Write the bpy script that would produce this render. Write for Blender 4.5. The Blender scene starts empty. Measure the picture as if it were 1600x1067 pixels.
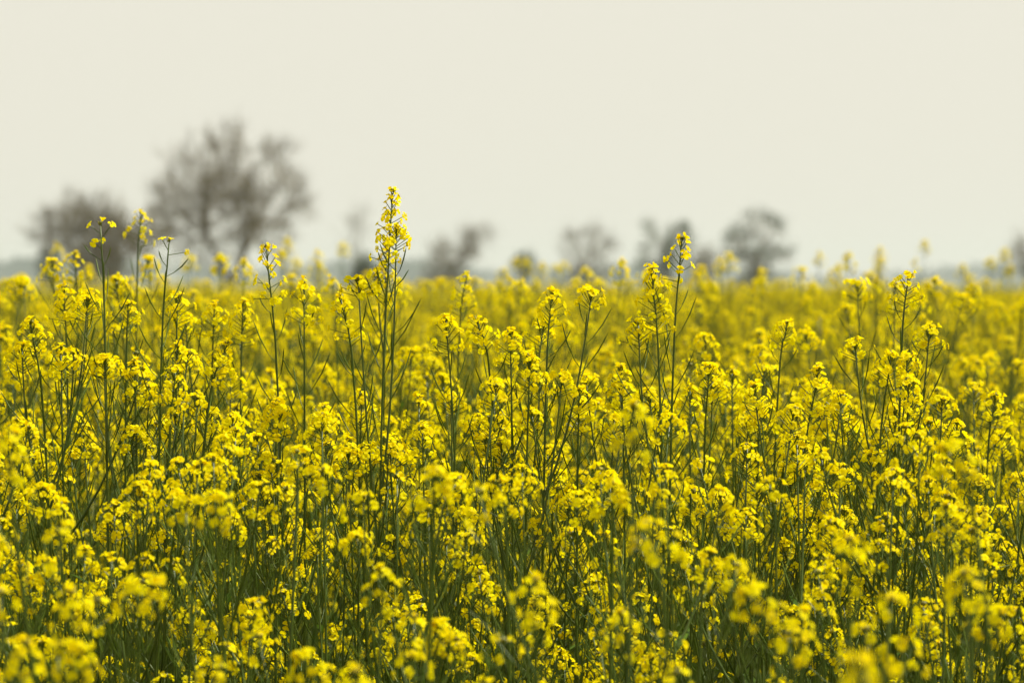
import bpy, math, random
from mathutils import Vector, Matrix, Quaternion

# ------------------------------------------------------------------ camera, sky, sun, exposure
scene = bpy.context.scene
C = scene.collection
R = math.radians
EYE = 1.50                      # eye height, just above the crop
FPX = 5000.0                    # focal length in pixels of the 1600-wide photograph
HORIZON = 440.0
PITCH = math.atan((533.5 - HORIZON) / FPX)
FOCUS = 4.0

cam_data = bpy.data.cameras.new('camera')
cam = bpy.data.objects.new('camera', cam_data)
C.objects.link(cam)
cam.location = (0, 0, EYE)
cam.rotation_euler = (math.pi / 2 - PITCH, 0, 0)
cam_data.sensor_width = 36.0
cam_data.lens = 36.0 * FPX / 1600.0
cam_data.clip_start = 0.1
cam_data.clip_end = 12000
cam_data.dof.use_dof = True
cam_data.dof.focus_distance = FOCUS
cam_data.dof.aperture_fstop = 6.9
scene.camera = cam

SUN_DIR = Vector((0.58, 0.10, 1.0)).normalized()        # towards the sun: high, from the right and beyond
SUN_ELEV = math.asin(SUN_DIR.z)
world = bpy.data.worlds.new('World')
scene.world = world
world.use_nodes = True
wn = world.node_tree
wn.nodes.clear()
w_out = wn.nodes.new('ShaderNodeOutputWorld')
w_bg = wn.nodes.new('ShaderNodeBackground')
w_sky = wn.nodes.new('ShaderNodeTexSky')
w_mix = wn.nodes.new('ShaderNodeMixRGB')
w_sky.sky_type = 'NISHITA'
w_sky.sun_disc = False
w_sky.sun_elevation = SUN_ELEV
w_sky.sun_rotation = math.atan2(SUN_DIR.x, SUN_DIR.y)
w_sky.dust_density = 6.0
w_sky.air_density = 1.0
w_mix.inputs['Fac'].default_value = 0.93                 # milky, hazed-over sky
w_mix.inputs['Color2'].default_value = (8.40, 8.1, 6.95, 1)
wn.links.new(w_sky.outputs['Color'], w_mix.inputs['Color1'])
wn.links.new(w_mix.outputs['Color'], w_bg.inputs['Color'])
w_bg.inputs['Strength'].default_value = 0.0735
wn.links.new(w_bg.outputs['Background'], w_out.inputs['Surface'])

sun_data = bpy.data.lights.new('sun', 'SUN')
sun_data.energy = 5.0
sun_data.angle = R(0.6)
sun_data.color = (1.0, 0.97, 0.90)
sun = bpy.data.objects.new('sun', sun_data)
sun.rotation_euler = SUN_DIR.to_track_quat('Z', 'Y').to_euler()
sun.location = (20, 15, 40)
C.objects.link(sun)

scene.view_settings.view_transform = 'Standard'
scene.view_settings.look = 'None'
scene.view_settings.gamma = 1.0
scene.view_settings.exposure = 0.52
scene.view_settings.use_curve_mapping = False
scene.cycles.use_denoising = True
scene.cycles.max_bounces = 8
scene.cycles.diffuse_bounces = 4
scene.cycles.glossy_bounces = 2
scene.cycles.transmission_bounces = 5
scene.cycles.volume_bounces = 1
scene.cycles.sample_clamp_indirect = 6.0

# ------------------------------------------------------------------ materials
def new_mat(name):
    m = bpy.data.materials.new(name)
    m.use_nodes = True
    m.node_tree.nodes.clear()
    return m, m.node_tree.nodes, m.node_tree.links

def ramp_mix(n, l, fac, c1, c2):
    x = n.new('ShaderNodeMixRGB')
    l.new(fac, x.inputs['Fac'])
    x.inputs['Color1'].default_value = (*c1, 1)
    x.inputs['Color2'].default_value = (*c2, 1)
    return x.outputs['Color']

def leafy(name, c1, c2, trans=0.35, gloss=0.04, rough=0.4, spread=0.25, tcol=None):
    """thin plant tissue: diffuse + light coming through it + a faint sheen; tint per blossom and per plant"""
    m, n, l = new_mat(name)
    at = n.new('ShaderNodeAttribute'); at.attribute_name = 'tint'
    oi = n.new('ShaderNodeObjectInfo')
    col = ramp_mix(n, l, at.outputs['Fac'], c1, c2)
    hs = n.new('ShaderNodeHueSaturation')
    mp = n.new('ShaderNodeMapRange')
    mp.inputs['To Min'].default_value = 1 - spread
    mp.inputs['To Max'].default_value = 1 + spread * 0.4
    l.new(oi.outputs['Random'], mp.inputs['Value'])
    l.new(mp.outputs['Result'], hs.inputs['Value'])
    l.new(col, hs.inputs['Color'])
    col = hs.outputs['Color']
    d = n.new('ShaderNodeBsdfDiffuse'); l.new(col, d.inputs['Color'])
    t = n.new('ShaderNodeBsdfTranslucent')
    l.new(col, t.inputs['Color'])
    mx = n.new('ShaderNodeMixShader'); mx.inputs['Fac'].default_value = trans
    l.new(d.outputs[0], mx.inputs[1]); l.new(t.outputs[0], mx.inputs[2])
    g = n.new('ShaderNodeBsdfGlossy'); g.inputs['Roughness'].default_value = rough
    g.inputs['Color'].default_value = (1, 1, 1, 1)
    mg = n.new('ShaderNodeMixShader'); mg.inputs['Fac'].default_value = gloss
    l.new(mx.outputs[0], mg.inputs[1]); l.new(g.outputs[0], mg.inputs[2])
    o = n.new('ShaderNodeOutputMaterial'); l.new(mg.outputs[0], o.inputs['Surface'])
    return m

def solid(name, c1, c2, rough=0.5, scale=30.0, spec=0.5, bump=0.0, detail=4):
    m, n, l = new_mat(name)
    tc = n.new('ShaderNodeTexCoord')
    nz = n.new('ShaderNodeTexNoise')
    nz.inputs['Scale'].default_value = scale
    nz.inputs['Detail'].default_value = detail
    l.new(tc.outputs['Object'], nz.inputs['Vector'])
    cr = n.new('ShaderNodeMapRange')
    cr.inputs['From Min'].default_value = 0.3; cr.inputs['From Max'].default_value = 0.7
    l.new(nz.outputs['Fac'], cr.inputs['Value'])
    col = ramp_mix(n, l, cr.outputs['Result'], c1, c2)
    p = n.new('ShaderNodeBsdfPrincipled')
    l.new(col, p.inputs['Base Color'])
    p.inputs['Roughness'].default_value = rough
    p.inputs['Specular IOR Level'].default_value = spec
    if bump:
        b = n.new('ShaderNodeBump'); b.inputs['Strength'].default_value = bump
        l.new(nz.outputs['Fac'], b.inputs['Height']); l.new(b.outputs['Normal'], p.inputs['Normal'])
    o = n.new('ShaderNodeOutputMaterial'); l.new(p.outputs[0], o.inputs['Surface'])
    return m

M_PETAL = leafy('petal_yellow', (0.90, 0.705, 0.001), (0.95, 0.84, 0.002), trans=0.5, gloss=0.002, rough=0.45, spread=0.08)
M_STEM = solid('stem_green', (0.040, 0.068, 0.006), (0.070, 0.098, 0.010), rough=0.36, scale=25, spec=0.28)
M_LEAF = leafy('leaf_green', (0.045, 0.105, 0.008), (0.10, 0.165, 0.014), trans=0.35, gloss=0.02, rough=0.4, spread=0.3)
M_BUD = leafy('bud_olive', (0.13, 0.15, 0.015), (0.30, 0.26, 0.015), trans=0.15, gloss=0.05, spread=0.2)
M_POD = leafy('pod_green', (0.055, 0.095, 0.007), (0.11, 0.145, 0.014), trans=0.12, gloss=0.02, rough=0.35, spread=0.25)
M_GRASS = leafy('grass_green', (0.065, 0.12, 0.010), (0.14, 0.19, 0.022), trans=0.4, gloss=0.025, rough=0.35, spread=0.3)
M_BARK = solid('bark_grey', (0.095, 0.076, 0.034), (0.165, 0.135, 0.066), rough=0.9, scale=6, spec=0.1, bump=0.4)
M_TREELEAF = leafy('tree_leaf', (0.050, 0.078, 0.042), (0.095, 0.12, 0.065), trans=0.25, gloss=0.02, spread=0.2)
M_DRYLEAF = leafy('dry_leaf', (0.090, 0.074, 0.038), (0.155, 0.13, 0.072), trans=0.2, gloss=0.02, spread=0.2)
M_WOOD = leafy('far_wood_leaf', (0.022, 0.045, 0.030), (0.045, 0.070, 0.045), trans=0.2, gloss=0.0, spread=0.2)
MATS = [M_PETAL, M_STEM, M_LEAF, M_BUD, M_POD]
PETAL, STEM, LEAF, BUD, POD = range(5)

# ------------------------------------------------------------------ mesh helpers
class MB:
    """collects verts / faces / material slot / tint and becomes one mesh"""
    def __init__(self):
        self.v, self.f, self.m, self.t = [], [], [], []
    def add(self, verts, faces, mat=0, tint=0.5):
        o = len(self.v)
        self.v.extend(verts)
        self.t.extend([tint] * len(verts))
        self.f.extend([tuple(i + o for i in fc) for fc in faces])
        self.m.extend([mat] * len(faces))
    def mesh(self, name, mats=None):
        me = bpy.data.meshes.new(name)
        me.from_pydata([tuple(p) for p in self.v], [], self.f)
        for m in (mats or MATS):
            me.materials.append(m)
        me.polygons.foreach_set('material_index', self.m)
        me.polygons.foreach_set('use_smooth', [True] * len(self.f))
        a = me.attributes.new('tint', 'FLOAT', 'POINT')
        a.data.foreach_set('value', self.t)
        me.update()
        return me

def frame(d):
    d = d.normalized()
    r = Vector((1, 0, 0)) if abs(d.x) < 0.8 else Vector((0, 1, 0))
    u = d.cross(r).normalized()
    return u, d.cross(u).normalized()

def tube(mb, pts, rad, sides, mat, tint=0.5, cap=True):
    vs, fs = [], []
    n = len(pts)
    for i, p in enumerate(pts):
        d = (pts[min(i + 1, n - 1)] - pts[max(i - 1, 0)])
        if d.length < 1e-9: d = Vector((0, 0, 1))
        u, w = frame(d)
        for k in range(sides):
            a = 2 * math.pi * k / sides
            vs.append(p + u * (math.cos(a) * rad[i]) + w * (math.sin(a) * rad[i]))
    for i in range(n - 1):
        for k in range(sides):
            k2 = (k + 1) % sides
            fs.append((i * sides + k, i * sides + k2, (i + 1) * sides + k2, (i + 1) * sides + k))
    if cap:
        fs.append(tuple(range((n - 1) * sides, n * sides)))
    mb.add(vs, fs, mat, tint)

def align(p, z, spin, s=1.0):
    q = Vector((0, 0, 1)).rotation_difference(z.normalized())
    return Matrix.Translation(p) @ q.to_matrix().to_4x4() @ Matrix.Rotation(spin, 4, 'Z') @ Matrix.Scale(s, 4)

def blossom_geometry(rng, openness):
    """four obovate petals on narrow claws round a tuft of stamens; z is the way the blossom faces"""
    vs, fs = [], []
    for k in range(4):
        a = k * math.pi / 2 + rng.uniform(-0.22, 0.22)
        op = openness + rng.uniform(-0.2, 0.2)          # 0 closed cup .. 1 flat .. 1.4 hanging back
        wd = rng.uniform(0.85, 1.15); ln = rng.uniform(0.88, 1.12)
        ca, sa = math.cos(a), math.sin(a)
        tw = rng.uniform(-0.25, 0.25)
        rows = [(0.0010, 0.0005, 0.10), (0.0034, 0.0023, 0.55), (0.0058, 0.0034, 1.0), (0.0076, 0.0017, 1.25)]
        r, z, o = 0.0006, 0.0, len(vs)
        prev = 0.0
        for (s, w, bend) in rows:
            ds = (s - prev) * ln; prev = s
            ang = min(op * bend, 1.45) * math.pi / 2
            r += ds * math.sin(ang); z += ds * math.cos(ang)
            for sg in (-1, 1):
                y = sg * w * wd
                zz = z + y * tw + 0.0005 * (abs(y) / 0.003)
                vs.append(Vector((r * ca - y * sa, r * sa + y * ca, zz)))
        for i in range(3):
            fs.append((o + 2 * i, o + 2 * i + 1, o + 2 * i + 3, o + 2 * i + 2))
    o = len(vs)
    vs += [Vector((0.0013, 0, 0)), Vector((-0.0007, 0.0011, 0)), Vector((-0.0007, -0.0011, 0)), Vector((0.0002, 0.0002, 0.0052))]
    fs += [(o, o + 1, o + 3), (o + 1, o + 2, o + 3), (o + 2, o, o + 3)]
    return vs, fs

rg = random.Random(5)
BLOSSOMS = [blossom_geometry(rg, op) for op in (0.35, 0.5, 0.7, 0.75, 0.85, 0.9, 1.0, 1.05, 1.1, 1.15, 1.25, 1.3)]
BLOSSOM_MESH = []
for i, (vs, fs) in enumerate(BLOSSOMS):
    mb = MB(); mb.add(vs, fs, PETAL, (i * 0.37) % 1.0)
    BLOSSOM_MESH.append(mb.mesh('blossom'))

def put_blossom(mb, mat, var, tint):
    vs, fs = BLOSSOMS[var]
    mb.add([mat @ v for v in vs], fs, PETAL, tint)

def put_bud(mb, p, d, L, w, tint):
    u, k = frame(d)
    d = d.normalized()
    mid = p + d * (L * 0.55)
    mb.add([p, mid + u * w, mid + k * w, mid - u * w, mid - k * w, p + d * L],
           [(0, 2, 1), (0, 3, 2), (0, 4, 3), (0, 1, 4), (5, 1, 2), (5, 2, 3), (5, 3, 4), (5, 4, 1)], BUD, tint)

def put_leaf(mb, p, d, L, w, droop, tint, mat=LEAF):
    side = d.cross(Vector((0, 0, 1)))
    if side.length < 1e-4: side = Vector((1, 0, 0))
    side.normalize()
    vs, fs = [], []
    N = 5
    q = p.copy(); dd = d.normalized()
    for i in range(N + 1):
        f = i / N
        ww = w * (math.sin(math.pi * min(0.98, f * 0.9 + 0.08)) ** 0.8) * 0.5
        mid = q - Vector((0, 0, ww * 0.25))
        vs += [q - side * ww, mid, q + side * ww]
        dd = (dd + Vector((0, 0, -droop / N))).normalized()
        q = q + dd * (L / N)
    for i in range(N):
        a = 3 * i
        fs += [(a, a + 1, a + 4, a + 3), (a + 1, a + 2, a + 5, a + 4)]
    mb.add(vs, fs, mat, tint)

def catmull(pts, per=4):
    out = []
    P = [pts[0] * 2 - pts[1]] + pts + [pts[-1] * 2 - pts[-2]]
    for i in range(1, len(P) - 2):
        for k in range(per):
            t = k / per
            a, b, c, d = P[i - 1], P[i], P[i + 1], P[i + 2]
            out.append(0.5 * ((2 * b) + (c - a) * t + (2 * a - 5 * b + 4 * c - d) * t * t + (3 * b - a - 3 * c + d) * t ** 3))
    out.append(pts[-1].copy())
    return out

def along(path, dist_from_end):
    """point and tangent at an arc distance back from the end of a path"""
    d = dist_from_end
    for i in range(len(path) - 1, 0, -1):
        seg = path[i] - path[i - 1]
        L = seg.length
        if d <= L or i == 1:
            return path[i] - seg * min(1.0, d / L), seg.normalized()
        d -= L

# ------------------------------------------------------------------ the mustard plant
def dress_axis(rng, path, r0, r1, nfl, lf, npod, podzone, wide=1.0, sparse=False):
    """a stalk with its raceme: buds on top, a dome of blossoms, spent blossoms, then slender pods"""
    ax = dict(path=path, r0=r0, r1=r1, blossoms=[], buds=[], pods=[], pedicels=[])
    tip, up = path[-1], (path[-1] - path[-2]).normalized()
    az = rng.uniform(0, 6.28)
    for i in range(nfl):
        f = (i + 0.5) / nfl
        az += 2.4 + rng.uniform(-0.35, 0.35)
        back = 0.002 + lf * f ** 1.15
        if nfl > 6 and i and rng.random() < 0.10: continue
        p, t = along(path, back)
        u, w = frame(t)
        rad = u * math.cos(az) + w * math.sin(az)
        polar = R(16 + 54 * min(1, f * 1.2) + rng.uniform(-14, 14))
        pl = (0.008 + 0.0145 * min(1, f * 1.5)) * rng.uniform(0.72, 1.22) * wide
        d = (t * math.cos(polar) + rad * math.sin(polar)).normalized()
        e = p + d * pl
        face = (d + rad * 0.35 * f + Vector((0, 0, -0.35 * f * f)) + Vector((rng.gauss(0, .22), rng.gauss(0, .22), rng.gauss(0, .15)))).normalized()
        var = min(11, max(0, int(1 + f * 8 + rng.uniform(-1.5, 3.2))))
        s = rng.uniform(0.64, 0.92) * (0.8 + 0.2 * min(1, f * 3))
        ax['blossoms'].append((align(e, face, rng.uniform(0, 6.28), s), var, rng.random()))
        ax['pedicels'].append((p, e))
    nb = rng.randint(6, 11) if not sparse else 4
    for i in range(nb):
        a = rng.uniform(0, 6.28); po = R(rng.uniform(0, 38))
        u, w = frame(up)
        d = up * math.cos(po) + (u * math.cos(a) + w * math.sin(a)) * math.sin(po)
        L = rng.uniform(0.0045, 0.0075)
        ax['buds'].append((tip - up * 0.002 + d * 0.003, d, L, L * 0.2, rng.random()))
    az = rng.uniform(0, 6.28)
    for i in range(npod):
        f = (i + rng.random()) / npod
        back = lf + 0.004 + podzone * f
        p, t = along(path, back)
        az += 2.4 + rng.uniform(-0.5, 0.5)
        u, w = frame(t)
        rad = u * math.cos(az) + w * math.sin(az)
        po = R(rng.uniform(36, 56))
        d = t * math.cos(po) + rad * math.sin(po)
        pl = rng.uniform(0.011, 0.017)
        L = (0.012 + 0.034 * min(1, f * 3.0)) * rng.uniform(0.8, 1.15) * min(1.0, podzone / 0.10 + 0.2)
        d2 = (d * 0.8 + t * 0.35 + Vector((rng.gauss(0, .07), rng.gauss(0, .07), 0))).normalized()
        d3 = (d2 * 0.8 + t * 0.3).normalized()
        e = p + d * pl
        ax['pods'].append(([p, e, e + d2 * (L * 0.5), e + d2 * (L * 0.5) + d3 * (L * 0.38), e + d2 * (L * 0.5) + d3 * (L * 0.55)], rng.random()))
    return ax

def branch_path(rng, start, az, reach, a0, a1):
    pts = [start.copy()]
    d0 = Vector((math.cos(az), math.sin(az), 0))
    n = 6
    p = start.copy()
    wob = rng.uniform(-0.25, 0.25)
    for i in range(n):
        f = (i + 0.5) / n
        a = a1 + (a0 - a1) * (1 - f) ** 1.8
        side = Vector((-d0.y, d0.x, 0)) * wob * math.sin(f * 3.1)
        d = (d0 * math.sin(a) + Vector((0, 0, 1)) * math.cos(a) + side * 0.3).normalized()
        p = p + d * (reach / n)
        pts.append(p.copy())
    return pts

def gen_plant(rng, spine, nbr, nfl, lf, npod, podzone, wide=1.0, r_base=0.0031, sparse=False, tight=1.0, br_fl=(9, 25), br_drop=(0.04, 0.36), br_top=None):
    path = catmull(spine, 4)
    H = spine[-1].z
    plant = dict(axes=[], leaves=[])
    plant['axes'].append(dress_axis(rng, path, r_base, 0.0009, nfl, lf, npod, podzone, wide, sparse))
    az = rng.uniform(0, 6.28)
    for b in range(nbr):
        drop = rng.uniform(*br_drop)                       # how far its tip ends below the plant's tip
        reach = rng.uniform(0.16, 0.34)
        st, _ = along(path, drop + reach * 0.88)
        if br_top is not None and b < len(br_top):
            drop, az_b, reach = br_top[b]
            st, _ = along(path, drop + reach * 0.88)
        else:
            az += 2.4 + rng.uniform(-0.4, 0.4); az_b = az
        if st.z < 0.35: continue
        a0 = R(rng.uniform(34, 52)) * tight; a1 = R(rng.uniform(2, 18)) * tight
        bp = branch_path(rng, st, az_b, reach, a0, a1)
        n = max(1, int(rng.randint(*br_fl) * (1.1 - 0.8 * max(0, drop))))
        blf = rng.uniform(0.018, 0.036)
        zone = max(0.03, reach * 0.62 - blf)
        plant['axes'].append(dress_axis(rng, bp, 0.0018, 0.0009, n, blf, min(rng.randint(5, 9), int(zone / 0.013)), zone, wide))
        if br_top is None and rng.random() < 0.45:
            d = Vector((math.cos(az_b + .3), math.sin(az_b + .3), 0.9))
            plant['leaves'].append((st, d, rng.uniform(0.035, 0.075), rng.uniform(0.006, 0.012), 0.7, rng.random()))
    for k in range(3):
        p, _ = along(path, H * rng.uniform(0.5, 0.85))
        a = rng.uniform(0, 6.28)
        plant['leaves'].append((p, Vector((math.cos(a), math.sin(a), 0.7)), rng.uniform(0.10, 0.17), rng.uniform(0.02, 0.04), 1.2, rng.random()))
    return plant

def rad_list(ax):
    n = len(ax['path'])
    return [ax['r0'] + (ax['r1'] - ax['r0']) * (i / (n - 1)) for i in range(n)]

def m_stalk(mb, ax, sides): tube(mb, ax['path'], rad_list(ax), sides, STEM)
def m_pedicels(mb, ax):
    for (p, e) in ax['pedicels']: tube(mb, [p, e], [0.0006, 0.0005], 3, POD, 0.6, cap=False)
def m_blossoms(mb, ax):
    for (mt, v, t) in ax['blossoms']: put_blossom(mb, mt, v, t)
def m_buds(mb, ax):
    for (p, d, L, w, t) in ax['buds']: put_bud(mb, p, d, L, w, t)
POD_R = [0.0004, 0.0005, 0.0009, 0.0007, 0.0002]
def m_pods(mb, ax):
    for (pts, t) in ax['pods']: tube(mb, pts, POD_R, 4, POD, t, cap=False)

def merged_mesh(plant, name):
    mb = MB()
    for i, ax in enumerate(plant['axes']):
        m_stalk(mb, ax, 5 if i == 0 else 4); m_pedicels(mb, ax); m_blossoms(mb, ax); m_buds(mb, ax); m_pods(mb, ax)
    for lf in plant['leaves']: put_leaf(mb, *lf)
    return mb.mesh(name)

def link(name, data, parent=None):
    o = bpy.data.objects.new(name, data)
    C.objects.link(o)
    if parent is not None: o.parent = parent
    return o

def tag(o, label=None, cat=None, group=None, kind=None):
    if label: o['label'] = label
    if cat: o['category'] = cat
    if group: o['group'] = group
    if kind: o['kind'] = kind
    return o

def one(name, fn):
    mb = MB(); fn(mb)
    return mb.mesh(name)

def plant_objects(plant, root, split_top=False):
    """stem, branches, flower heads, pods and leaves as children of the plant"""
    for i, ax in enumerate(plant['axes']):
        top = (i == 0)
        st = link('stem' if top else 'branch', one('stalk', lambda mb: m_stalk(mb, ax, 6 if top else 5)), root)
        if top and split_top:
            head = link('flower_head', one('pedicels', lambda mb: m_pedicels(mb, ax)), root)
            for (mt, v, t) in ax['blossoms']:
                b = link('blossom', BLOSSOM_MESH[v], head); b.matrix_local = mt
            link('bud_cluster', one('buds', lambda mb: m_buds(mb, ax)), head)
            for pd in ax['pods']:
                link('seed_pod', one('pod', lambda mb: tube(mb, pd[0], POD_R, 5, POD, pd[1], cap=False)), st)
        else:
            def fn(mb): m_pedicels(mb, ax); m_blossoms(mb, ax); m_buds(mb, ax)
            link('flower_head', one('flower_head', fn), root)
            if ax['pods']:
                tag(link('pod_spray', one('pods', lambda mb: m_pods(mb, ax)), st), kind='stuff')
    for lf in plant['leaves'][:3]:
        link('leaf', one('leaf', lambda mb: put_leaf(mb, *lf)), root)

def copy_tree(o, parent=None):
    c = o.copy(); C.objects.link(c)
    c.parent = parent
    for ch in KIDS.get(o.name, []): copy_tree(ch, c)
    return c

def pix(x, y, D):
    """the point at depth D (metres ahead) seen at a pixel of the photograph"""
    cx, cy = (x - 800) / FPX, (533.5 - y) / FPX
    s, c = math.sin(PITCH), math.cos(PITCH)
    d = Vector((cx, c + cy * s, -s + cy * c))
    return Vector((0, 0, EYE)) + d * (D / d.y)

def pixel_of(p):
    s, c = math.sin(PITCH), math.cos(PITCH)
    q = p - Vector((0, 0, EYE))
    f = q.y * c - q.z * s
    return 800 + FPX * q.x / f, 533.5 - FPX * (q.y * s + q.z * c) / f

# ------------------------------------------------------------------ ground
def sheet(name, x0, x1, y0, y1, z, mat):
    me = bpy.data.meshes.new(name)
    me.from_pydata([(x0, y0, z), (x1, y0, z), (x1, y1, z), (x0, y1, z)], [], [(0, 1, 2, 3)])
    me.materials.append(mat)
    return tag(link(name, me), kind='structure')
M_GROUND = solid('meadow_ground', (0.055, 0.075, 0.025), (0.10, 0.10, 0.045), rough=1.0, scale=0.2, spec=0.1, detail=8)
M_SOIL = solid('field_soil', (0.050, 0.038, 0.022), (0.095, 0.075, 0.045), rough=1.0, scale=9, spec=0.1, bump=0.6, detail=8)
tag(sheet('ground', -5000, 5000, -300, 9000, 0.0, M_GROUND), 'flat green and brown farmland running to the horizon', 'ground')
tag(sheet('field_soil', -14, 14, 1.6, 57, 0.004, M_SOIL), 'brown soil of the mustard field under the crop', 'soil')

# ------------------------------------------------------------------ trees at the end of the field
def leaf_tufts(rng, mb, pts, count, spread, size, mat=1):
    for _ in range(count):
        q = rng.choice(pts)
        p = q + Vector((rng.gauss(0, spread), rng.gauss(0, spread), rng.gauss(0, spread)))
        u = Vector((rng.gauss(0, 1), rng.gauss(0, 1), rng.gauss(0, 1))).normalized()
        v = u.orthogonal().normalized()
        s = size * rng.uniform(0.6, 1.4)
        mb.add([p, p + u * s + v * s * .35, p + u * s * 1.8, p + u * s - v * s * .35], [(0, 1, 2, 3)], mat, rng.random())

def limb(rng, mb, p, d, q, r0, r1):
    """a bowed limb from p, leaving along d, to q"""
    L = (q - p).length
    c = p + d * (L * 0.45)
    pts = [p, p.lerp(c, .5).lerp(c.lerp(q, .5), .5) + Vector((rng.gauss(0, .03), rng.gauss(0, .03), 0)) * L, q]
    tube(mb, pts, [r0, (r0 + r1) / 2, r1], 6 if r0 > 0.07 else (4 if r0 > 0.025 else 3), 0, rng.random(), cap=False)
    return (q - c).normalized()

def ramify(rng, mb, p, d, pts, r, total, ends, rmin):
    if len(pts) <= 3:
        for t in pts:
            limb(rng, mb, p, d, t, r * .8, rmin)
            ends.append((t, (t - p).normalized()))
        return
    k = 2 if rng.random() < 0.5 else 3
    cen = rng.sample(pts, k)
    for _ in range(3):
        groups = [[] for _ in cen]
        for t in pts:
            groups[min(range(len(cen)), key=lambda j: (t - cen[j]).length_squared)].append(t)
        cen = [sum(g, Vector()) / len(g) if g else c for g, c in zip(groups, cen)]
    if max(len(g) for g in groups) == len(pts):
        h = len(pts) // 2; groups = [pts[:h], pts[h:]]
        cen = [sum(g, Vector()) / len(g) for g in groups]
    for g, c in zip(groups, cen):
        if not g: continue
        q = p.lerp(c, rng.uniform(0.38, 0.58))
        q += Vector((rng.gauss(0, .05), rng.gauss(0, .05), rng.gauss(0, .03))) * (c - p).length
        r2 = max(rmin, r * (len(g) / len(pts)) ** 0.42)
        nd = limb(rng, mb, p, d, q, min(r, r2 * 1.15), r2 * 0.9)
        ramify(rng, mb, q, nd, g, r2 * 0.9, total, ends, rmin)

def tree(name, label, seed, x, D, clumps, ntips, twigs, twig_len, fork_y, trunk_r, leaves=0, leafmat=None, lsize=0.1, lspread=0.2,
         group='trees at the end of the mustard field', cat='tree', rmin=0.010, twig_r=0.007, fill=0.45, tuft=0.5):
    """clumps: (x, y, radius) in pixels of the photograph, where the crown is thickest; the tree stands on the ground at depth D"""
    rng = random.Random(seed)
    px = D / FPX
    base = pix(x, HORIZON, D)
    root = tag(link(name, None), label, cat, group)
    root.location = (base.x, D, 0)
    org = Vector((base.x, D, 0))
    fork = pix(x, fork_y, D) - org
    half = (max(c[0] for c in clumps) - min(c[0] for c in clumps)) * 0.5 * px
    tgt = []
    wsum = [c[2] ** 2 for c in clumps]
    for _ in range(ntips):
        cx, cy, cr = rng.choices(clumps, wsum)[0]
        if rng.random() < fill:                            # between two clumps
            ox, oy, _ = rng.choice(clumps); f = rng.random() * 0.6
            cx, cy = cx + (ox - cx) * f, cy + (oy - cy) * f
        q = pix(cx, cy, D) - org
        q.y = rng.choice((-1, 1)) * math.sqrt(max(0.02, 1 - min(1, abs(q.x) / (half + 0.1)) ** 2)) * half * rng.uniform(0.05, 0.8)
        a = cr * px * tuft
        tgt.append(q + Vector((rng.gauss(0, a), rng.gauss(0, a), rng.gauss(0, a))))
    tgt = [t for t in tgt if t.z > fork.z * 0.7]
    tr, cr = MB(), MB()
    tube(tr, [Vector((0, 0, -0.1)), fork * 0.5 + Vector((0.03, 0, 0)), fork], [trunk_r * 1.35, trunk_r * 1.05, trunk_r], 9, 0)
    ends = []
    ramify(rng, cr, fork.copy(), Vector((0, 0, 1)), tgt, trunk_r * 0.9, len(tgt), ends, rmin)
    tips = []
    for (t, d) in ends:
        for k in range(twigs):
            dd = (d * 0.9 + Vector((rng.gauss(0, .42), rng.gauss(0, .42), rng.gauss(0.35, .32)))).normalized()
            L = twig_len * rng.uniform(0.5, 1.3)
            m = t + dd * L * .5 + Vector((rng.gauss(0, .06), rng.gauss(0, .06), rng.gauss(0, .06))) * L
            e = m + (dd + Vector((0, 0, .2))).normalized() * L * .5
            tube(cr, [t, m, e], [twig_r, twig_r * .8, twig_r * .4], 3, 0, rng.random(), cap=False)
            tips.append(e)
    if leaves: leaf_tufts(rng, cr, tips, leaves, lspread, lsize)
    mats = [M_BARK, leafmat or M_DRYLEAF]
    link('trunk', tr.mesh('trunk', mats), root)
    link('crown', cr.mesh('crown', mats), root)
    return root

def zc(lst, k, ox, oy): return [(ox + a / k, oy + b / k, c / k) for (a, b, c) in lst]

tree('bare_tree', 'tall bare grey tree with wide vase-shaped twiggy crown at the field end', 11, 360, 150,
     zc([(870, 180, 60), (940, 250, 70), (985, 165, 45), (770, 260, 60), (740, 400, 90), (655, 410, 50), (850, 340, 60), (960, 380, 75), (1000, 430, 60), (1120, 250, 50), (1195, 230, 45),
         (1190, 350, 50), (1240, 450, 60), (1150, 520, 50), (700, 480, 60), (820, 440, 60), (1060, 330, 40), (900, 480, 50), (1080, 440, 50), (1250, 380, 40), (790, 540, 60), (1040, 520, 45), (1100, 600, 45), (930, 330, 60), (860, 600, 50), (900, 660, 45), (1010, 620, 45), (960, 560, 50), (840, 520, 50), (1000, 690, 40), (1060, 560, 40), (760, 610, 50), (1180, 600, 40), (1150, 680, 40), (820, 680, 40), (900, 720, 40), (690, 560, 45)], 2.667, 0, 150),
     760, 6, 0.75, 478, 0.24, leaves=0, twig_r=0.011, rmin=0.020, fill=0.4)
tree('bare_tree', 'low spreading bare tree with dense dark base beside the tall bare tree', 23, 160, 138,
     zc([(240, 530, 60), (320, 500, 80), (400, 510, 70), (470, 540, 70), (280, 600, 70), (380, 600, 80), (480, 620, 70), (180, 590, 60), (360, 680, 60), (500, 690, 60), (560, 600, 60), (640, 560, 60), (430, 740, 70), (640, 620, 60), (470, 680, 60)], 2.667, 0, 150),
     520, 7, 0.65, 474, 0.18, leaves=300, lsize=0.06, twig_r=0.011, rmin=0.020, fill=0.4)
tree('bare_sapling', 'thin sparse bare sapling fading into the haze beside the tall bare tree', 31, 556, 240,
     zc([(260, 220, 60), (180, 280, 60), (250, 300, 50), (150, 400, 40), (230, 400, 40), (300, 330, 40)], 4, 500, 280), 70, 5, 0.5, 425, 0.08)
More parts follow.
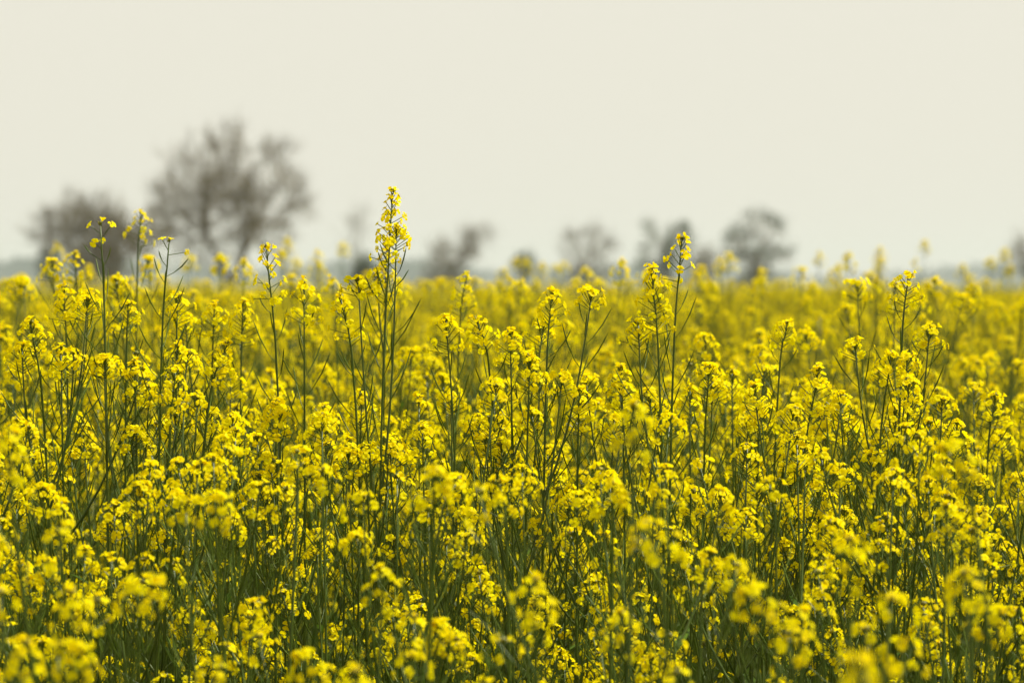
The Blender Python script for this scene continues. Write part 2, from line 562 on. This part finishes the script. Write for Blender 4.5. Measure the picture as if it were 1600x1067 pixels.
tree('small_evergreen', 'small dark narrow evergreen below the thin bare sapling', 35, 568, 190,
     zc([(270, 500, 30), (265, 550, 40), (250, 620, 55), (300, 650, 50), (270, 680, 60)], 4, 500, 280), 120, 5, 0.3, 458, 0.1, leaves=2600, leafmat=M_TREELEAF, lsize=0.10, lspread=0.12)
tree('bushy_tree', 'grey brown bushy tree with a lopsided crown, alone at the field end', 47, 702, 170,
     zc([(740, 440, 60), (800, 420, 50), (720, 520, 60), (800, 560, 60), (900, 470, 60), (960, 400, 60), (1040, 350, 50), (930, 350, 50), (740, 620, 50), (860, 540, 50), (960, 480, 45), (700, 660, 60), (780, 680, 60), (840, 640, 50), (760, 720, 50)], 4, 500, 280),
     260, 6, 0.45, 448, 0.16, leaves=1300, lsize=0.07, fill=0.2, rmin=0.016, twig_r=0.010)
tree('bare_tree', 'pale brown bare tree with upright rounded twiggy crown at the field end', 53, 918, 185,
     zc([(180, 140, 30), (270, 140, 35), (170, 190, 30), (250, 190, 40), (300, 170, 30), (220, 240, 40), (285, 240, 30), (220, 130, 25), (190, 285, 35), (260, 285, 40), (220, 300, 35)], 2, 800, 300), 240, 6, 0.45, 446, 0.15, leaves=700, lsize=0.07, fill=0.2, rmin=0.014, twig_r=0.009)
tree('leafy_tree', 'blue green leafy tree with ragged upright crown at the field end', 61, 1036, 190,
     zc([(430, 125, 22), (530, 130, 30), (480, 150, 30), (420, 190, 25), (490, 190, 30), (540, 170, 25), (415, 230, 25), (480, 230, 30), (540, 220, 25), (440, 270, 28), (510, 270, 30)], 2, 800, 300), 150, 5, 0.4, 440, 0.16, leaves=2600, leafmat=M_TREELEAF, lsize=0.10, lspread=0.12, fill=0.08, tuft=0.42)
tree('bare_bush', 'low pale brown bare bush between the two leafy trees', 67, 1106, 185,
     zc([(600, 210, 30), (590, 245, 35), (635, 235, 30)], 2, 800, 300), 120, 6, 0.4, 452, 0.08, leaves=700, lsize=0.07)
tree('leafy_tree', 'broad green grey leafy tree with open knobbly crown at the field end', 73, 1176, 175,
     zc([(745, 92, 28), (800, 95, 25), (690, 145, 35), (675, 180, 25), (740, 150, 30), (790, 140, 25), (830, 115, 20), (855, 205, 25), (780, 210, 35), (720, 210, 35), (760, 250, 40), (815, 190, 25), (730, 285, 35), (800, 275, 30)], 2, 800, 300),
     190, 6, 0.4, 446, 0.2, leaves=2600, leafmat=M_TREELEAF, lsize=0.10, lspread=0.13, fill=0.08, tuft=0.42)
tree('bare_tree', 'pale brown bare tree standing apart, past open haze from the leafy trees', 79, 1602, 200,
     [(1590, 395, 15), (1602, 380, 15), (1614, 398, 20), (1584, 418, 15), (1622, 420, 18), (1600, 415, 18), (1640, 405, 18)], 200, 6, 0.45, 446, 0.15, leaves=900, lsize=0.07)
tree('far_conifer', 'tiny bluish conifer far off in the haze beyond the low spreading bare tree', 83, 76, 520,
     [(76, 398, 4), (76, 408, 6), (77, 418, 8), (75, 428, 10)], 60, 4, 0.8, 436, 0.2, leaves=900, leafmat=M_TREELEAF, lsize=0.4, lspread=0.3, group='trees far off in the haze')
tree('far_tree', 'tiny bluish tree far off in the haze between bushy and pale brown trees', 89, 820, 480,
     [(820, 410, 8), (816, 420, 9), (825, 422, 9)], 60, 4, 0.8, 436, 0.2, leaves=900, leafmat=M_TREELEAF, lsize=0.4, lspread=0.3, group='trees far off in the haze')

# far wood: one hazy mass along the horizon
rng = random.Random(91)
mb = MB()
for i in range(620):
    D = rng.uniform(1900, 2900)
    X = rng.uniform(-0.26, 0.26) * D
    px = 800 + FPX * X / D
    lift = 30 if px < 330 else (22 if px < 1100 else 15)
    lift += 7 * math.sin(px * 0.013) + rng.gauss(0, 4)
    H = max(3.0, 1.5 + lift / FPX * D)
    W = H * rng.uniform(0.5, 0.9)
    for k in range(46):
        zz = H * rng.random() ** 0.8
        w = W * math.sqrt(max(0.05, 1 - ((zz / H - 0.45) / 0.58) ** 2))
        p = Vector((X + rng.gauss(0, w * .5), D + rng.gauss(0, w * .5), zz))
        u = Vector((rng.gauss(0, 1), rng.gauss(0, 1), rng.gauss(0, 1))).normalized(); v = u.orthogonal().normalized()
        s = H * rng.uniform(0.08, 0.17)
        mb.add([p - u * s, p + v * s * .7, p + u * s, p - v * s * .7], [(0, 1, 2, 3)], 0, rng.random())
tag(link('far_woodland', mb.mesh('far_woodland', [M_WOOD])), 'blue hazy line of far woodland along the horizon', 'woodland', kind='stuff')

# ------------------------------------------------------------------ haze
hz = bpy.data.meshes.new('haze')
x0, x1, y0, y1, z0, z1 = -1500, 1500, -60, 3200, -1.0, 34.0
hz.from_pydata([(x0, y0, z0), (x1, y0, z0), (x1, y1, z0), (x0, y1, z0), (x0, y0, z1), (x1, y0, z1), (x1, y1, z1), (x0, y1, z1)], [],
               [(0, 3, 2, 1), (4, 5, 6, 7), (0, 1, 5, 4), (1, 2, 6, 5), (2, 3, 7, 6), (3, 0, 4, 7)])
m, n, l = new_mat('haze_air')
pv = n.new('ShaderNodeVolumePrincipled')
pv.inputs['Color'].default_value = (0.73, 0.785, 0.775, 1)
pv.inputs['Density'].default_value = 0.00030
pv.inputs['Anisotropy'].default_value = 0.2
o = n.new('ShaderNodeOutputMaterial'); l.new(pv.outputs[0], o.inputs['Volume'])
hz.materials.append(m)
tag(link('haze', hz), 'thin pale haze lying over the fields', 'haze', kind='stuff')

# ------------------------------------------------------------------ mustard prototypes
protos = []
for i in range(16):
    rng = random.Random(100 + i)
    H = 1.25
    lean = Vector((rng.gauss(0, .05), rng.gauss(0, .05), 0))
    spine = [Vector((0, 0, -0.03)), lean * 0.15 + Vector((0, 0, H * .35)), lean * 0.5 + Vector((rng.gauss(0, .008), rng.gauss(0, .008), H * .7)), lean + Vector((0, 0, H))]
    protos.append(gen_plant(rng, spine, (4, 5, 6, 5, 7, 6, 5, 4)[i % 8], rng.choice((6, 10, 18, 22, 26, 28)), rng.uniform(0.022, 0.05), rng.randint(8, 14), rng.uniform(0.12, 0.22), br_drop=(0.02, 0.48)))
for i in range(6):
    rng = random.Random(200 + i)
    lean = Vector((rng.gauss(0, .05), rng.gauss(0, .05), 0))
    spine = [Vector((0, 0, -0.03)), lean * 0.15 + Vector((0, 0, .44)), lean * 0.5 + Vector((0, 0, .88)), lean * 0.9 + Vector((0, 0, 1.19)), lean + Vector((rng.gauss(0, .016), rng.gauss(0, .016), 1.25))]
    protos.append(gen_plant(rng, spine, (1, 2, 1, 2, 3, 1)[i], rng.randint(9, 22), rng.uniform(0.022, 0.045), rng.randint(8, 12), rng.uniform(0.12, 0.2), br_drop=(0.03, 0.3), br_fl=(8, 14)))
for i in range(8):
    rng = random.Random(260 + i)
    lean = Vector((rng.gauss(0, .05), rng.gauss(0, .05), 0))
    spine = [Vector((0, 0, -0.03)), lean * 0.15 + Vector((0, 0, .44)), lean * 0.5 + Vector((0, 0, .88)), lean + Vector((0, 0, 1.25))]
    protos.append(gen_plant(rng, spine, (5, 6, 7, 6)[i % 4], rng.randint(20, 30), rng.uniform(0.03, 0.05), rng.randint(8, 12), rng.uniform(0.12, 0.2), br_drop=(0.01, 0.28), br_fl=(16, 26)))
NUM = {8: 'eight', 1: 'one', 2: 'two', 3: 'three', 4: 'four', 5: 'five', 6: 'six', 7: 'seven'}
HEADS = [len(p['axes']) for p in protos]

# ------------------------------------------------------------------ plants one can pick out in the photograph
# (tip x, tip y, x and y lower on the stem, depth, blossoms, raceme length, pods, pod zone, branches, label)
GROUP = 'mustard plants of the crop'
HERO = [
    (613, 302, 596, 680, 3.95, 26, 0.090, 14, 0.22, [(0.085, 0.1, 0.34), (0.15, 3.0, 0.34), (0.34, 2.9, 0.22)], 'tallest mustard plant, long ragged yellow flower spike rising high over the whole crop'),
    (157, 354, 166, 560, 3.98, 5, 0.030, 18, 0.26, [], 'mustard plant gone to pods, three small blossoms on top, in front of low bare tree'),
    (264, 380, 250, 600, 3.92, 3, 0.016, 18, 0.25, [], 'mustard plant gone to pods, two tiny blossoms on top, in front of tall bare tree'),
    (416, 390, 434, 640, 4.0, 17, 0.075, 11, 0.20, [], 'slender mustard plant bending at the tip, dark buds and loose spent blossoms'),
    (475, 445, 476, 800, 3.95, 19, 0.050, 13, 0.22, [(0.22, 0.4, 0.2), (0.28, 2.9, 0.2)], 'straight upright mustard plant with compact flower head and few pods'),
    (533, 468, 556, 640, 4.02, 18, 0.062, 12, 0.18, [(0.2, 0.2, 0.2)], 'curving mustard plant with dark green bud tuft over thin flower head'),
    (604, 388, 600, 640, 4.6, 34, 0.080, 10, 0.16, [(0.05, 2.9, 0.12)], 'mustard plant with full flower head standing just behind the tallest one'),
    (220, 336, 214, 480, 5.0, 14, 0.050, 10, 0.2, [(0.2, 2.6, 0.2)], 'lone tall mustard head standing out before the low spreading bare tree'),
    (116, 400, 120, 520, 5.2, 16, 0.05, 8, 0.15, [(0.03, 3.0, 0.2)], 'pair of stacked mustard heads on one stalk before the low bare tree'),
    (100, 452, 106, 640, 4.4, 22, 0.05, 10, 0.2, [(0.03, .3, .2), (0.25, 2.8, .2)], None),
    (1065, 377, 1050, 620, 3.98, 16, 0.058, 11, 0.20, [], 'tall mustard plant with nodding dense head before the leafy trees'),
    (1018, 421, 1032, 640, 3.95, 26, 0.080, 10, 0.20, [(0.09, 2.4, 0.22), (0.17, 2.9, 0.25)], 'mustard plant with long full raceme beside the nodding one'),
    (1419, 432, 1406, 600, 4.05, 15, 0.045, 12, 0.2, [(0.09, .2, .22), (0.11, 2.8, .24)], 'solitary tall mustard head over open haze, past the leafy trees'),
    (862, 461, 852, 640, 4.0, 20, 0.045, 12, 0.2, [(0.025, 0.1, 0.26), (0.21, 2.9, .22)], 'twin-headed mustard plant, two heads side by side before the pale brown tree'),
    (729, 431, 716, 560, 4.9, 18, 0.062, 10, 0.18, [], 'single plump mustard head before the bushy leaning tree'),
    (697, 502, 712, 760, 4.0, 18, 0.04, 12, 0.2, [(0.17, .2, .22), (0.24, 2.9, .2), (.12, 2.0, .2)], None),
    (745, 502, 770, 640, 4.05, 15, 0.045, 12, 0.2, [(0.03, .3, .22), (0.15, 2.9, .2)], None),
    (797, 524, 800, 700, 4.05, 20, 0.04, 12, 0.2, [(0.08, .3, .22), (0.15, 2.9, .2)], None),
    (1230, 508, 1214, 640, 4.3, 15, 0.036, 10, 0.2, [(0.2, .3, .22)], None),
    (1279, 578, 1250, 800, 3.95, 24, 0.06, 10, 0.2, [(0.06, .2, .25), (0.05, 2.9, .25), (.12, 1.2, .2)], 'mustard plant with dark upright buds over a broad layered flower cluster'),
    (1392, 558, 1370, 760, 4.0, 20, 0.04, 12, 0.2, [(0.03, .2, .25), (0.08, 2.9, .25)], None),
    (1420, 596, 1415, 800, 3.95, 22, 0.05, 10, 0.2, [(0.05, .2, .25), (0.12, 2.9, .25)], None),
    (48, 508, 70, 700, 4.0, 22, 0.04, 12, 0.2, [(-0.005, .3, .25), (0.06, .2, .2), (0.05, 2.9, .2)], None),
    (354, 540, 318, 700, 4.0, 18, 0.05, 10, 0.2, [(0.03, 2.9, .2), (0.12, .2, .2)], None),
    (277, 468, 276, 660, 4.05, 14, 0.036, 14, 0.2, [(0.16, .3, .2)], None),
    (380, 474, 376, 640, 4.5, 22, 0.06, 8, 0.2, [(0.1, 2.9, .2)], None),
    (200, 478, 196, 640, 4.25, 15, 0.036, 12, 0.2, [(0.1, 2.9, .2)], None),
    (335, 478, 330, 640, 4.5, 20, 0.05, 10, 0.2, [(0.04, 2.9, .2)], None),
    (210, 570, 215, 760, 3.95, 22, 0.05, 10, 0.2, [(0.01, .2, .25), (.02, 2.8, .25), (.05, 1.4, .2)], None),
    (274, 582, 262, 760, 3.9, 20, 0.05, 10, 0.2, [(0.06, .2, .25), (.1, 2.8, .25)], None),
    (1108, 578, 1100, 760, 4.0, 18, 0.036, 12, 0.2, [(0.05, 2.9, .25), (.09, .2, .25)], None),
    (828, 560, 822, 800, 3.95, 22, 0.045, 10, 0.2, [(0.05, .2, .25), (.1, 2.8, .25)], None),
    (905, 612, 902, 800, 4.0, 20, 0.04, 12, 0.2, [(0.05, 2.9, .25), (.06, .2, .25)], None),
    (1555, 622, 1540, 760, 4.2, 18, 0.04, 10, 0.2, [(0.1, 2.9, .25)], None),
    (1495, 664, 1490, 860, 4.05, 20, 0.05, 10, 0.2, [(0.03, 2.9, .25), (.1, .3, .25)], None),
    (432, 634, 430, 860, 3.95, 20, 0.04, 10, 0.2, [(0.04, 2.9, .25), (.1, .3, .25)], None),
    (565, 620, 560, 860, 4.1, 20, 0.04, 10, 0.2, [(0.04, 2.9, .25), (.1, .3, .25)], None),
    (660, 672, 664, 900, 3.95, 20, 0.04, 10, 0.2, [(0.05, 2.9, .25), (.1, .3, .25)], None),
    (1280, 752, 1278, 960, 3.9, 24, 0.055, 10, 0.2, [(0.06, .1, .2), (.1, 2.9, .2)], None),
    (1400, 640, 1396, 860, 4.1, 20, 0.05, 10, 0.2, [(0.04, 2.6, .25)], None),
    (970, 578, 975, 760, 4.1, 20, 0.05, 10, 0.2, [(0.04, 2.6, .25), (.07, .2, .22)], None),
]
SHORT = {0: 'tallest', 1: 'three-blossom pod-laden', 2: 'two-blossom pod-laden', 3: 'slender bending', 4: 'straight upright', 5: 'curving dark-budded', 10: 'nodding dense-headed', 11: 'long full-racemed', 12: 'solitary tall', 13: 'twin-headed', 14: 'single plump-headed', 19: 'layered dark-budded'}
def near_hero(i):
    k = min(SHORT, key=lambda j: abs(HERO[j][0] - HERO[i][0]))
    return SHORT[k]
for i, (xt, yt, xm, ym, D, nfl, lf, npod, zone, brs, label) in enumerate(HERO):
    rng = random.Random(300 + i)
    top, mid = pix(xt, yt, D), pix(xm, ym, D)
    sl = (mid.x - top.x) / max(0.05, top.z - mid.z)
    bx = mid.x + sl * 0.35 * mid.z
    base = Vector((bx, D + rng.gauss(0, .03), 0))
    spine = [Vector((0, 0, -0.03)), Vector(((mid.x - base.x) * 0.55, (D - base.y) * .5, mid.z * 0.5)), Vector((mid.x - base.x, (D - base.y) * .8, mid.z)), Vector((top.x - base.x, D - base.y, top.z))]
    if nfl > 6: nfl = int(nfl * 1.5)
    pl = gen_plant(rng, spine, len(brs), nfl, lf, npod, zone, wide=0.9 if i in (0, 6) else 1.0, r_base=0.0028, sparse=nfl < 6, tight=0.16 if i == 0 else 0.26 if i == 6 else 0.55, br_top=brs, br_fl=(18, 27) if nfl > 6 else (1, 2))
    root = link('mustard_plant', None)
    root.location = base
    nh = len(pl['axes'])
    tag(root, label or 'upright podded mustard plant with %s fresh yellow flower heads, near the %s plant' % (NUM[nh], near_hero(i)), 'mustard plant', GROUP)
    plant_objects(pl, root, split_top=True)

# blurred heads standing close to the camera, and tall ones rising over the far crop: (tip x, tip y, depth)
EXTRA = [(1010, 826, 2.45), (990, 642, 2.7), (1480, 706, 2.6), (1506, 902, 2.4), (1330, 850, 2.5), (1168, 930, 2.4), (1255, 962, 2.6), (837, 912, 2.5),
         (595, 896, 2.9), (680, 742, 2.8), (345, 784, 2.8), (22, 686, 2.7), (110, 932, 2.5), (125, 1020, 2.3), 
         (690, 980, 3.0), (970, 965, 2.7), (40, 1010, 2.4), (470, 1030, 2.6), (1560, 960, 2.7),
         (1280, 398, 11.5), (1325, 400, 9), (1310, 416, 9.5), (1375, 390, 10.5), (1445, 380, 12.5), (1430, 410, 10), (1505, 416, 11.5), (1548, 408, 11), (1570, 392, 12),
         (972, 412, 6.5), (1138, 400, 8.5), (297, 404, 9), (347, 404, 7), (381, 412, 6.4), (232, 408, 5.8), (449, 376, 10), (495, 396, 9), (536, 384, 11),
         (90, 386, 8.5), (822, 408, 11), (848, 414, 10.5), (915, 424, 8), (1190, 424, 8.5), (690, 440, 8.5), (765, 448, 8), (812, 444, 6.5), (455, 436, 7), (40, 440, 6.5), (1090, 432, 7.5), (1360, 432, 8), (1520, 452, 6.5), (1125, 408, 9)]

# ------------------------------------------------------------------ the crop: where every other plant stands
rng = random.Random(77)
def hump(x, y): return 0.5 * math.sin(x * 1.9 + 0.6 * y) + 0.5 * math.sin(y * 1.3 - x * 0.7 + 1.7)
spots = []
for (xt, yt, D) in EXTRA:
    if D < 3.3: D = 0.75 + 0.79 * D
    p = pix(xt, yt, D)
    spots.append([p.x, D, p.z, 'extra'])
y = 2.15
while y < 56:
    dens = 4 if y < 3.0 else 22 if y < 3.35 else 64 if y < 4.5 else 50 if y < 9 else (46 if y < 20 else 24)
    step = 1 / math.sqrt(dens)
    half = 0.175 * y + (0.9 if y < 12 else 2.0)
    x = -half
    while x < half:
        X, Y = x + rng.uniform(-.55, .55) * step, y + rng.uniform(-.55, .55) * step
        h = 1.265 + rng.gauss(0, 0.075) + 0.04 * hump(X, Y)
        if 5 < Y < 16: h += rng.gauss(0, 0.06)
        if Y > 16: h = 1.275 + (h - 1.265) * 0.75
        if Y < 34 and rng.random() < (0.05 if Y < 5 else 0.12): h += rng.uniform(0.06, 0.23)
        h = max(0.92, min(1.50, h))
        if Y < 4.9: h = min(h, EYE - Y * rng.uniform(90, 230) / FPX)
        if Y < 3.7:                                        # shorter plants along the field's edge
            lim = EYE - Y * (rng.uniform(330, 600) if Y < 3.2 else rng.uniform(200, 420)) / FPX
            h = min(h, lim)
        if not (Y < 2.6 and rng.random() < 0.3):
            spots.append([X, Y, h, 'crop'])
        x += step
    y += step

def pick(rng, Y): return rng.randrange(16, 22) if Y < 3.4 else rng.randrange(16) if Y < 5.2 else rng.randrange(22, 30) if rng.random() < 0.75 else rng.randrange(16)
def in_view(s):
    px, py = pixel_of(Vector((s[0], s[1], s[2])))
    return -40 < px < 1640 and py < 1060
view = [s for s in spots if in_view(s)]
extra = [s for s in view if s[3] == 'extra']
rest = sorted([s for s in view if s[3] == 'crop'], key=lambda s: s[1])
single = extra + rest[:298 - len(extra) - len(HERO)]
ids = set(id(s) for s in single)
mass = [s for s in spots if id(s) not in ids]

# singles: first use of a prototype builds its parts, later ones copy them
HERO_AT = {k: pix(HERO[k][0], HERO[k][1], HERO[k][4]) for k in SHORT}
def neighbour(x, y, h, heads):
    k = min(HERO_AT, key=lambda j: abs(HERO_AT[j].x / HERO_AT[j].y - x / y))
    size = 'short' if h < 1.12 else ('mid-height' if h < 1.25 else ('tall' if h < 1.42 else 'very tall'))
    dy = y - HERO_AT[k].y
    rel = 'well in front of' if dy < -0.9 else 'just in front of' if dy < -0.25 else 'beside' if dy < 0.3 else 'behind' if dy < 1.5 else 'far behind'
    return '%s branching mustard plant with %s flower heads %s the %s plant' % (size, NUM[heads], rel, SHORT[k])
KIDS = {}
made = {}
rng = random.Random(8)
tops = [p['axes'][0]['path'][-1] for p in protos]
for i, s in enumerate(single):
    k = pick(rng, s[1])
    if k not in made:
        root = link('mustard_plant', None)
        tag(root, 'x', 'mustard plant', GROUP)
        plant_objects(protos[k], root)
        made[k] = root
        bpy.context.view_layer.update()
        KIDS[root.name] = list(root.children)
        for ch in root.children: KIDS[ch.name] = list(ch.children)
    else:
        root = copy_tree(made[k])
    root['label'] = neighbour(s[0], s[1], s[2], HEADS[k])
    sc = s[2] / 1.25
    a = rng.uniform(0, 6.283)
    sxy = min(sc, 1.05)
    off = Matrix.Rotation(a, 3, 'Z') @ (tops[k] * sxy)
    if s[3] == 'extra': root.location = (s[0] - off.x, s[1] - off.y, 0)
    else: root.location = (s[0], s[1], 0)
    root.rotation_euler = (0, 0, a)
    root.scale = (sxy, sxy, sc)

# the rest of the crop and the grass between the stems: one mass each, spread by geometry nodes
def scatter(name, pts, meshes, label, cat):
    me = bpy.data.meshes.new(name)
    me.from_pydata([p[0] for p in pts], [], [])
    a = me.attributes.new('rot', 'FLOAT_VECTOR', 'POINT'); a.data.foreach_set('vector', [c for p in pts for c in p[1]])
    a = me.attributes.new('scl', 'FLOAT_VECTOR', 'POINT'); a.data.foreach_set('vector', [c for p in pts for c in p[2]])
    a = me.attributes.new('pick', 'INT', 'POINT'); a.data.foreach_set('value', [p[3] for p in pts])
    ob = link(name, me)
    ng = bpy.data.node_groups.new(name, 'GeometryNodeTree')
    ng.interface.new_socket('Geometry', in_out='INPUT', socket_type='NodeSocketGeometry')
    ng.interface.new_socket('Geometry', in_out='OUTPUT', socket_type='NodeSocketGeometry')
    N, L = ng.nodes, ng.links
    gi, go = N.new('NodeGroupInput'), N.new('NodeGroupOutput')
    join = N.new('GeometryNodeJoinGeometry')
    for i, m in enumerate(meshes):
        src = bpy.data.objects.new(name + '_source', m)    # never linked to the scene
        oi = N.new('GeometryNodeObjectInfo'); oi.inputs['Object'].default_value = src
        g2 = N.new('GeometryNodeGeometryToInstance')
        L.new(oi.outputs['Geometry'], g2.inputs[0]); L.new(g2.outputs[0], join.inputs[0])
    iop = N.new('GeometryNodeInstanceOnPoints')
    iop.inputs['Pick Instance'].default_value = True
    def attr(nm, typ):
        q = N.new('GeometryNodeInputNamedAttribute'); q.data_type = typ; q.inputs['Name'].default_value = nm
        return next(o for o in q.outputs if o.enabled and o.name == 'Attribute')
    L.new(gi.outputs[0], iop.inputs['Points']); L.new(join.outputs[0], iop.inputs['Instance'])
    L.new(attr('pick', 'INT'), iop.inputs['Instance Index'])
    e2r = N.new('FunctionNodeEulerToRotation')
    L.new(attr('rot', 'FLOAT_VECTOR'), e2r.inputs[0]); L.new(e2r.outputs[0], iop.inputs['Rotation'])
    L.new(attr('scl', 'FLOAT_VECTOR'), iop.inputs['Scale'])
    L.new(iop.outputs[0], go.inputs[0])
    md = ob.modifiers.new('scatter', 'NODES'); md.node_group = ng
    return tag(ob, label, cat, kind='stuff')

rng = random.Random(9)
pts = []
for s in mass:
    sc = s[2] / 1.25
    sxy = min(1.05, sc) * (1.0 if s[1] < 20 else 1.15)
    pts.append(((s[0], s[1], 0), (rng.gauss(0, .03), rng.gauss(0, .03), rng.uniform(0, 6.283)), (sxy, sxy, sc), pick(rng, s[1])))
scatter('mustard_crop', pts, [merged_mesh(p, 'mustard') for p in protos], 'yellow flowering mustard crop filling the field all the way to the trees', 'mustard crop')

tufts = []
for i in range(5):
    r = random.Random(500 + i)
    mb = MB()
    for k in range(12):
        a = r.uniform(0, 6.28)
        put_leaf(mb, Vector((r.gauss(0, .02), r.gauss(0, .02), 0)), Vector((math.cos(a) * .16, math.sin(a) * .16, 1)), r.uniform(0.55, 1.05), r.uniform(0.004, 0.008), r.uniform(0.02, 0.25), r.random(), 0)
    tufts.append(mb.mesh('grass_tuft', [M_GRASS]))
gp = []
for i in range(2600):
    Y = rng.uniform(2.2, 10); half = 0.175 * Y + 0.9
    sc = rng.uniform(0.75, 1.0)
    gp.append(((rng.uniform(-half, half), Y, 0), (0, 0, rng.uniform(0, 6.283)), (sc, sc, sc * (0.92 if Y < 3 else 1.0)), rng.randrange(5)))
scatter('grass', gp, tufts, 'long green grass blades growing between the mustard stems', 'grass')
